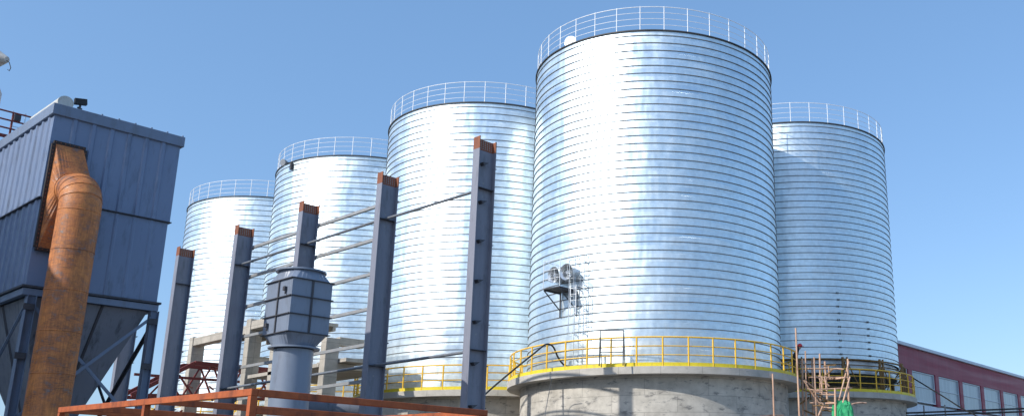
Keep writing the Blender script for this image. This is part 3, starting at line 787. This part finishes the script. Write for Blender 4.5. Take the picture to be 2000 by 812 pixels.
for x_ in (18.0, 18.75, 19.2, 21.6, 23.2):
    q.beam((x_, ys[0], 0), (x_, ys[0], za), .2); 
    for k in range(5): q.beam((x_, ys[0], 1 + k), (x_ + .6, ys[0], 1.6 + k), .07)
q.build('trestle', M['redst'], tr)

# low grey tank near second silo base
lt = thing('low_tank', 'dark grey horizontal tank low down beside the second silo base', 'tank', (0, 0, 0))
pt = at(690, 797, 33)
q = MB(); q.tube([pt + Vector((-1.3, 1.0, -.0)), pt + Vector((.35, -.2, 0))], .36, 20); q.build('shell', M['bluehop'], lt)
q = MB(); q.beam((pt.x - .9, pt.y + .7, 0), (pt.x - .9, pt.y + .7, pt.z - .3), .2); q.beam((pt.x + .1, pt.y, 0), (pt.x + .1, pt.y, pt.z - .3), .2); q.build('saddles', M['beamc'], lt)

# ------------------------------------------------------------------ orange railing in the foreground
og = thing('orange_guard_frame', 'rusty orange steel guard frame in the foreground at the bottom of the view', 'railing', (3.94, 7.94, 0))
def zt_at(x, y): return 2.548 + .027 * y - .018 * x
L1, L2 = 4.42, 2.52; S_ = .06
def rail(name, p, q_, dz=0, s=S_, h=None, par=None):
    m_ = MB(); m_.beam((*p, zt_at(*p) + dz), (*q_, zt_at(*q_) + dz), s, h or s); return m_.build(name, M['orange'], par or og, bevel=.004)
rail('top_rail', (0, -.03), (0, L1)); rail('top_rail', (.031, 0), (L2, 0)); rail('top_rail', (L2, .031), (L2, L1)); rail('top_rail', (.031, L1), (L2 - .031, L1))
for y_ in (1.85, 3.72): rail('cross_bar', (.031, y_), (L2 - .031, y_), -.002)
rail('lower_rail', (.031, 0), (L2, 0), -.155, .045); rail('lower_rail', (.031, 2.6), (L2 - .03, 2.6), -.155, .045)
for x_, y_ in ((0, 0), (0, 2.12), (0, L1 - .03), (L2, 0), (L2, 2.12), (L2, L1)):
    m_ = MB(); m_.box((x_ - .028, y_ - .028, 0), (x_ + .028, y_ + .028, zt_at(x_, y_) - .031)); m_.build('post', M['orange'], og)

# ------------------------------------------------------------------ maroon building
rb = thing('maroon_building', 'long maroon clad building with a strip of large windows behind the right hand silo', 'building', (65.1, 30.64, 0), None, math.atan(.0504))
WX = [-5.45 + 5.36 * i for i in range(17)]; PWID = .72; bx0, bx1 = -12, 84
q = MB(); q.box((bx0, .0, 10.1), (bx1, .3, 11.75))
for i, x_ in enumerate(WX):
    q.box((x_ - PWID, -.04, 7.62), (x_, .3, 10.098))
q.build('cladding', M['redwall'], rb)
q = MB(); q.box((bx0, -.22, 11.77), (bx1, .5, 12.0)); q.build('eave_trim', M['eave'], rb)
q = MB(); q.prism([(.5, 11.9), (25, 15.5), (25, 11.9)], 0, bx0, bx1); q.build('roof', M['eave'], rb)
q = MB(); q.box((bx0, .05, 0), (bx1, .35, 7.6)); q.build('lower_wall', M['whitewall'], rb)
q = MB(); q.box((bx0, .36, 0), (bx1, 25, 11.7)); q.build('rear_wall', M['plaster'], rb)
for i, x_ in enumerate(WX[:-1]):
    xa, xb = x_ + .02, WX[i + 1] - PWID - .02
    q = MB()
    q.box((xa, .06, 7.78), (xb, .12, 7.86)); q.box((xa, .06, 10.0), (xb, .12, 10.08)); q.box((xa, .06, 7.862), (xa + .07, .12, 9.998)); q.box((xb - .07, .06, 7.862), (xb, .12, 9.998)); q.box((xa + .072, .07, 8.93), (xb - .072, .12, 8.98))
    w_ = q.build('window', M['eave'], rb)
    q = MB(); q.box((xa + .072, .13, 7.862), (xb - .072, .15, 9.998)); q.build('pane', M['pane'], w_)
    q = MB(); q.box((xa + .3, -.0, 5.2), (xb - .3, .045, 7.0)); w_ = q.build('lower_window', M['eave'], rb)
    q = MB(); q.box((xa + .4, -.02, 5.3), (xb - .4, -.003, 6.9)); q.build('pane', M['pane'], w_)

# pipe rack
pk = thing('pipe_rack', 'pair of dark pipes on thin posts in front of the maroon building', 'pipe rack', (0, 0, 0))
a_, b_ = at(1760, 806, 49), at(2100, 793, 50)
q = MB(); q.tube([a_, b_], .045, 8); q.build('pipe', M['black'], pk)
a2, b2 = at(1760, 812, 49), at(2100, 799, 50)
q = MB(); q.tube([a2, b2], .045, 8); q.build('pipe', M['black'], pk)
q = MB()
for t in (.13, .25, .58, .8):
    p = a_.lerp(b_, t); q.beam((p.x, p.y, 0), (p.x, p.y, p.z + (.35 if t < .5 else .1)), .06)
q.build('post', M['rodp'], pk)

# ------------------------------------------------------------------ timber scaffold, net, worker
sf = thing('timber_scaffold', 'tangle of lashed timber scaffold poles between the two right hand silos', 'scaffold', (0, 0, 0))
def pole(name, px0, py0, px1, py1, Y0=41.5, Y1=None, r=.045, mat='wood'):
    Y1 = (Y1 or Y0) - 3.9; Y0 = Y0 - 3.9
    a = at(px0, py0, Y0); b = at(px1, py1, Y1)
    q = MB(); q.tube([a, (a + b) / 2 + Vector((0, 0, random.uniform(-.03, .03))), b], [r * .85, r, r * .95], 7); return q.build(name, M[mat], sf)
def gz(px, py, Y, low):   # extend an upright down to the ground
    return at(px, py, Y)
for x0_, y0_, x1_, y1_, Y_, r_ in ((1554, 640, 1570, 1010, 41.2, .042), (1590, 697, 1601, 1000, 41.8, .042), (1611, 705, 1617, 800, 42.6, .05), (1601, 690, 1607, 1000, 42.9, .045), (1573, 685, 1578, 1000, 42.8, .04), (1631, 757, 1634, 1000, 41.3, .05), (1656, 700, 1662, 1000, 42.2, .05), (1567, 700, 1571, 1000, 43.2, .05), (1586, 700, 1592, 1000, 44, .045)):
    pole('upright', x0_, y0_, x1_, y1_, Y_, Y_, r_)
for x0_, y0_, x1_, y1_, Y0, Y1, m_ in ((1578, 719, 1618, 718, 42, 42.5, 'wood'), (1580, 736, 1655, 736, 41.8, 42.4, 'wood'), (1614, 739, 1656, 736, 42.4, 42, 'wood'), (1596, 760, 1664, 757, 41.5, 42.2, 'wood'),
        (1612, 787, 1640, 786, 41.6, 41.4, 'wood'), (1664, 788, 1692, 786, 41.4, 41.8, 'wood'), (1582, 786, 1608, 787, 41.8, 41.9, 'wood'), (1598, 793, 1640, 796, 42.0, 41.8, 'wood'),
        (1560, 757, 1607, 773, 41.6, 42.2, 'brown'), (1570, 742, 1602, 790, 41.7, 42.1, 'wood'), (1575, 745, 1600, 765, 42.4, 42.8, 'wood'), (1590, 764, 1612, 800, 41.9, 42.4, 'wood'), (1600, 775, 1640, 790, 42.4, 42.0, 'brown'),
        (1658, 705, 1626, 830, 42.2, 41.2, 'wood'), (1660, 735, 1642, 800, 41.6, 41.3, 'wood'), (1570, 800, 1600, 812, 42.5, 42.7, 'brown'), (1578, 770, 1600, 762, 42.8, 43, 'brown'), (1560, 790, 1580, 775, 42.8, 43, 'brown'),
        (1598, 812, 1608, 790, 41.3, 41.8, 'wood'), (1484, 812, 1530, 810, 40.5, 40.9, 'wood'), (1602, 800, 1630, 804, 42.2, 42.3, 'brown'), (1578, 728, 1584, 780, 42.9, 43.2, 'brown')):
    pole('ledger', x0_, y0_, x1_, y1_, Y0, Y1, random.uniform(.028, .045), m_)
rq = random.Random(11)
for k in range(22):
    px = rq.uniform(1566, 1622); py = rq.uniform(708, 806); L_ = rq.uniform(14, 40); a_ = rq.choice([0, 0, .15, -.1, .8, 1.3, 1.5, 1.57, -.7])
    pole('ledger' if abs(a_) < .5 else 'brace', px, py, px + L_ * cos(a_), py + L_ * sin(a_), rq.uniform(41.3, 43.4), None, rq.uniform(.022, .036), rq.choice(['wood', 'brown', 'wood']))
sp_ = MB(); a_ = at(1509, 729, 36.5); b_ = at(1519, 1015, 36.5)
sp_.tube([a_, (a_ + b_) / 2, b_], [.035, .038, .042], 8); tag(sp_.build('timber_pole', M['wood']), 'lone upright timber pole in front of the concrete base of the largest silo', 'pole')
# green net bag : crumpled sheet
bm = bmesh.new(); c = at(1647, 808, 37.6)
bmesh.ops.create_icosphere(bm, subdivisions=5, radius=1)
from mathutils import noise as nz
for v in bm.verts:
    p = v.co.copy(); sg = lambda t, e: (1 if t > 0 else -1) * abs(t) ** e
    x_, y_, z_ = sg(p.x, .55), sg(p.y, .7), sg(p.z, .5)
    fold = .30 * abs(nz.noise(Vector((p.x * 3.2, p.y * 3.2, p.z * 1.3)) + Vector((5, 2, 1)))) + .13 * nz.noise(p * 6) + .15 * nz.noise(p * 2)
    v.co = Vector((x_ * .37 * (1 + fold) * (1 - .12 * z_), y_ * .24 * (1 + fold), z_ * .58 * (1 + .1 * nz.noise(p * 3)) + .16 * nz.noise(Vector((p.x * 5, p.y * 5, 2)))))
me = bpy.data.meshes.new('green_net'); bm.to_mesh(me); bm.free(); me.materials.append(M['net'])
no = bpy.data.objects.new('green_net', me); COL.objects.link(no); no.location = c + Vector((0, 0, -.1)); no.rotation_euler = (0, 0, R(-50))
tag(no, 'crumpled green safety net bundled on the timber scaffold', 'net')

# worker in red helmet behind the railing of the large silo
wk = thing('person', 'worker in dark clothes and red helmet standing behind the yellow railing of the largest silo', 'person', (34.05, 21.52, ZS), None, R(-52)); wk.scale = (.93, .93, .93)
def skinned(name, pts, edges, rad, mat, parent, levels=2):
    me = bpy.data.meshes.new(name); me.from_pydata(pts, edges, []); me.materials.append(mat)
    o = bpy.data.objects.new(name, me); COL.objects.link(o); o.parent = parent
    sk = o.modifiers.new('skin', 'SKIN')
    for i, r_ in enumerate(rad): me.skin_vertices[0].data[i].radius = (r_ if isinstance(r_, tuple) else (r_, r_))
    me.skin_vertices[0].data[0].use_root = True
    s2 = o.modifiers.new('sub', 'SUBSURF'); s2.levels = levels; s2.render_levels = levels
    return o
pts = [(0, 0, .95), (0, 0, 1.12), (0, 0, 1.32), (.0, 0, 1.43), (.02, 0, 1.53), (.03, 0, 1.62), (.03, 0, 1.70),
       (0, .18, 1.38), (.03, .25, 1.12), (.2, .22, .95), (.28, .21, .93), (0, -.18, 1.38), (.0, -.26, 1.12), (.12, -.24, .9), (.16, -.23, .83),
       (0, .1, .88), (.02, .11, .5), (-.02, .12, .1), (.1, .13, .04), (0, -.1, .88), (.0, -.11, .5), (-.04, -.12, .1), (.08, -.13, .04)]
ed = [(0, 1), (1, 2), (2, 3), (3, 4), (4, 5), (5, 6), (2, 7), (7, 8), (8, 9), (9, 10), (2, 11), (11, 12), (12, 13), (13, 14), (0, 15), (15, 16), (16, 17), (17, 18), (0, 19), (19, 20), (20, 21), (21, 22)]
rad = [(.15, .12), (.15, .12), (.17, .13), .08, .055, .085, .08, .075, .055, .042, .04, .075, .055, .042, .04, .1, .07, .05, .045, .1, .07, .05, .045]
body = skinned('body', [(x + .42 * max(z - .9, 0), y, z - .1 * max(z - 1, 0)) for x, y, z in pts], ed, rad, M['cloth'], wk)
hp_ = [(.29, 0, 1.45), (.33, 0, 1.53), (.35, 0, 1.6)]
skinned('head', hp_, [(0, 1), (1, 2)], [.05, .088, .085], M['skin'], wk)
q = MB(); q.lathe([((.125, 0), (.12, .05), 0), ((.12, .05), (.09, .11), 0), ((.09, .11), (.04, .14), 0), ((.04, .14), (.001, .145), 0)], 20); q.add([(.12, -.1, .005), (.19, -.06, -.01), (.19, .06, -.01), (.12, .1, .005)], [(0, 1, 2, 3)])
q.build('helmet', M['helmet'], wk).location = (.35, 0, 1.58)
for s_, hx_, hy_, hz_ in ((1, .28, .21, .93), (-1, .16, -.23, .83)):
    P2 = [(hx_, hy_, hz_), (hx_ + .05, hy_, hz_ - .03)]; E2 = [(0, 1)]; R2 = [.03, .035]
    for k in range(4):
        i = len(P2); P2 += [(hx_ + .1, hy_ + (k - 1.5) * .022, hz_ - .06), (hx_ + .13, hy_ + (k - 1.5) * .022, hz_ - .09 - .01 * (k % 2))]; E2 += [(1, i), (i, i + 1)]; R2 += [.01, .009]
    i = len(P2); P2 += [(hx_ + .05, hy_ - s_ * .05, hz_ - .02), (hx_ + .08, hy_ - s_ * .06, hz_ - .05)]; E2 += [(0, i), (i, i + 1)]; R2 += [.012, .01]
    skinned('hand', P2, E2, R2, M['skin'], wk, 1)

# ------------------------------------------------------------------ workshop left of the view (its roof edge shades the lower collector)
ws = thing('workshop_building', 'plain grey workshop standing left of the dust collector', 'building', (0, 0, 0))
SUNEL = 32.3
sd = Vector((-.980, .199, 0)); TANE = tan(R(SUNEL))
Lc = 9.0; k_ = Lc / .980; du = .199 * k_; dz = k_ * TANE
prof = [(62, 8.42), (24.45, 8.42), (23.8, 6.9), (23.3, 6.45), (21.5, 5.0)]
poly = [(u + du, z + dz) for u, z in prof]; poly += [(poly[-1][0], 0), (poly[0][0], 0)]
q = MB(); q.prism(poly, 0, CX0 - Lc - 14, CX0 - Lc); q.build('wall', M['plaster'], ws)

# ------------------------------------------------------------------ light
sun = bpy.data.lights.new('sun', 'SUN'); so = bpy.data.objects.new('sun', sun); COL.objects.link(so)
sun.energy = 2.6; sun.angle = R(.5); sun.color = (1, .96, .89)
sdir = Vector((sd.x * cos(R(SUNEL)), sd.y * cos(R(SUNEL)), sin(R(SUNEL))))
so.rotation_euler = (-sdir).to_track_quat('-Z', 'Y').to_euler()
w = bpy.data.worlds.new('World'); sc.world = w; w.use_nodes = True
t = w.node_tree; bg = t.nodes['Background']
sky = t.nodes.new('ShaderNodeTexSky'); sky.sky_type = 'NISHITA'; sky.sun_disc = False
sky.sun_elevation = R(SUNEL); sky.sun_rotation = atan2(sdir.x, sdir.y) % (2 * pi)
sky.air_density = 1.0; sky.dust_density = 1.3; sky.ozone_density = 3.0; sky.altitude = 0
skm = mix(t, .5, sky.outputs[0], (.72, 1.60, 3.02)); t.links.new(skm, bg.inputs[0]); bg.inputs[1].default_value = .148
sc.view_settings.view_transform = 'Standard'; sc.view_settings.look = 'None'; sc.view_settings.gamma = 1
sc.view_settings.exposure = 0.69
for o in sc.objects:
    if o.parent is None and 'category' in o: o['kind'] = 'thing'
sc.render.engine = 'CYCLES'
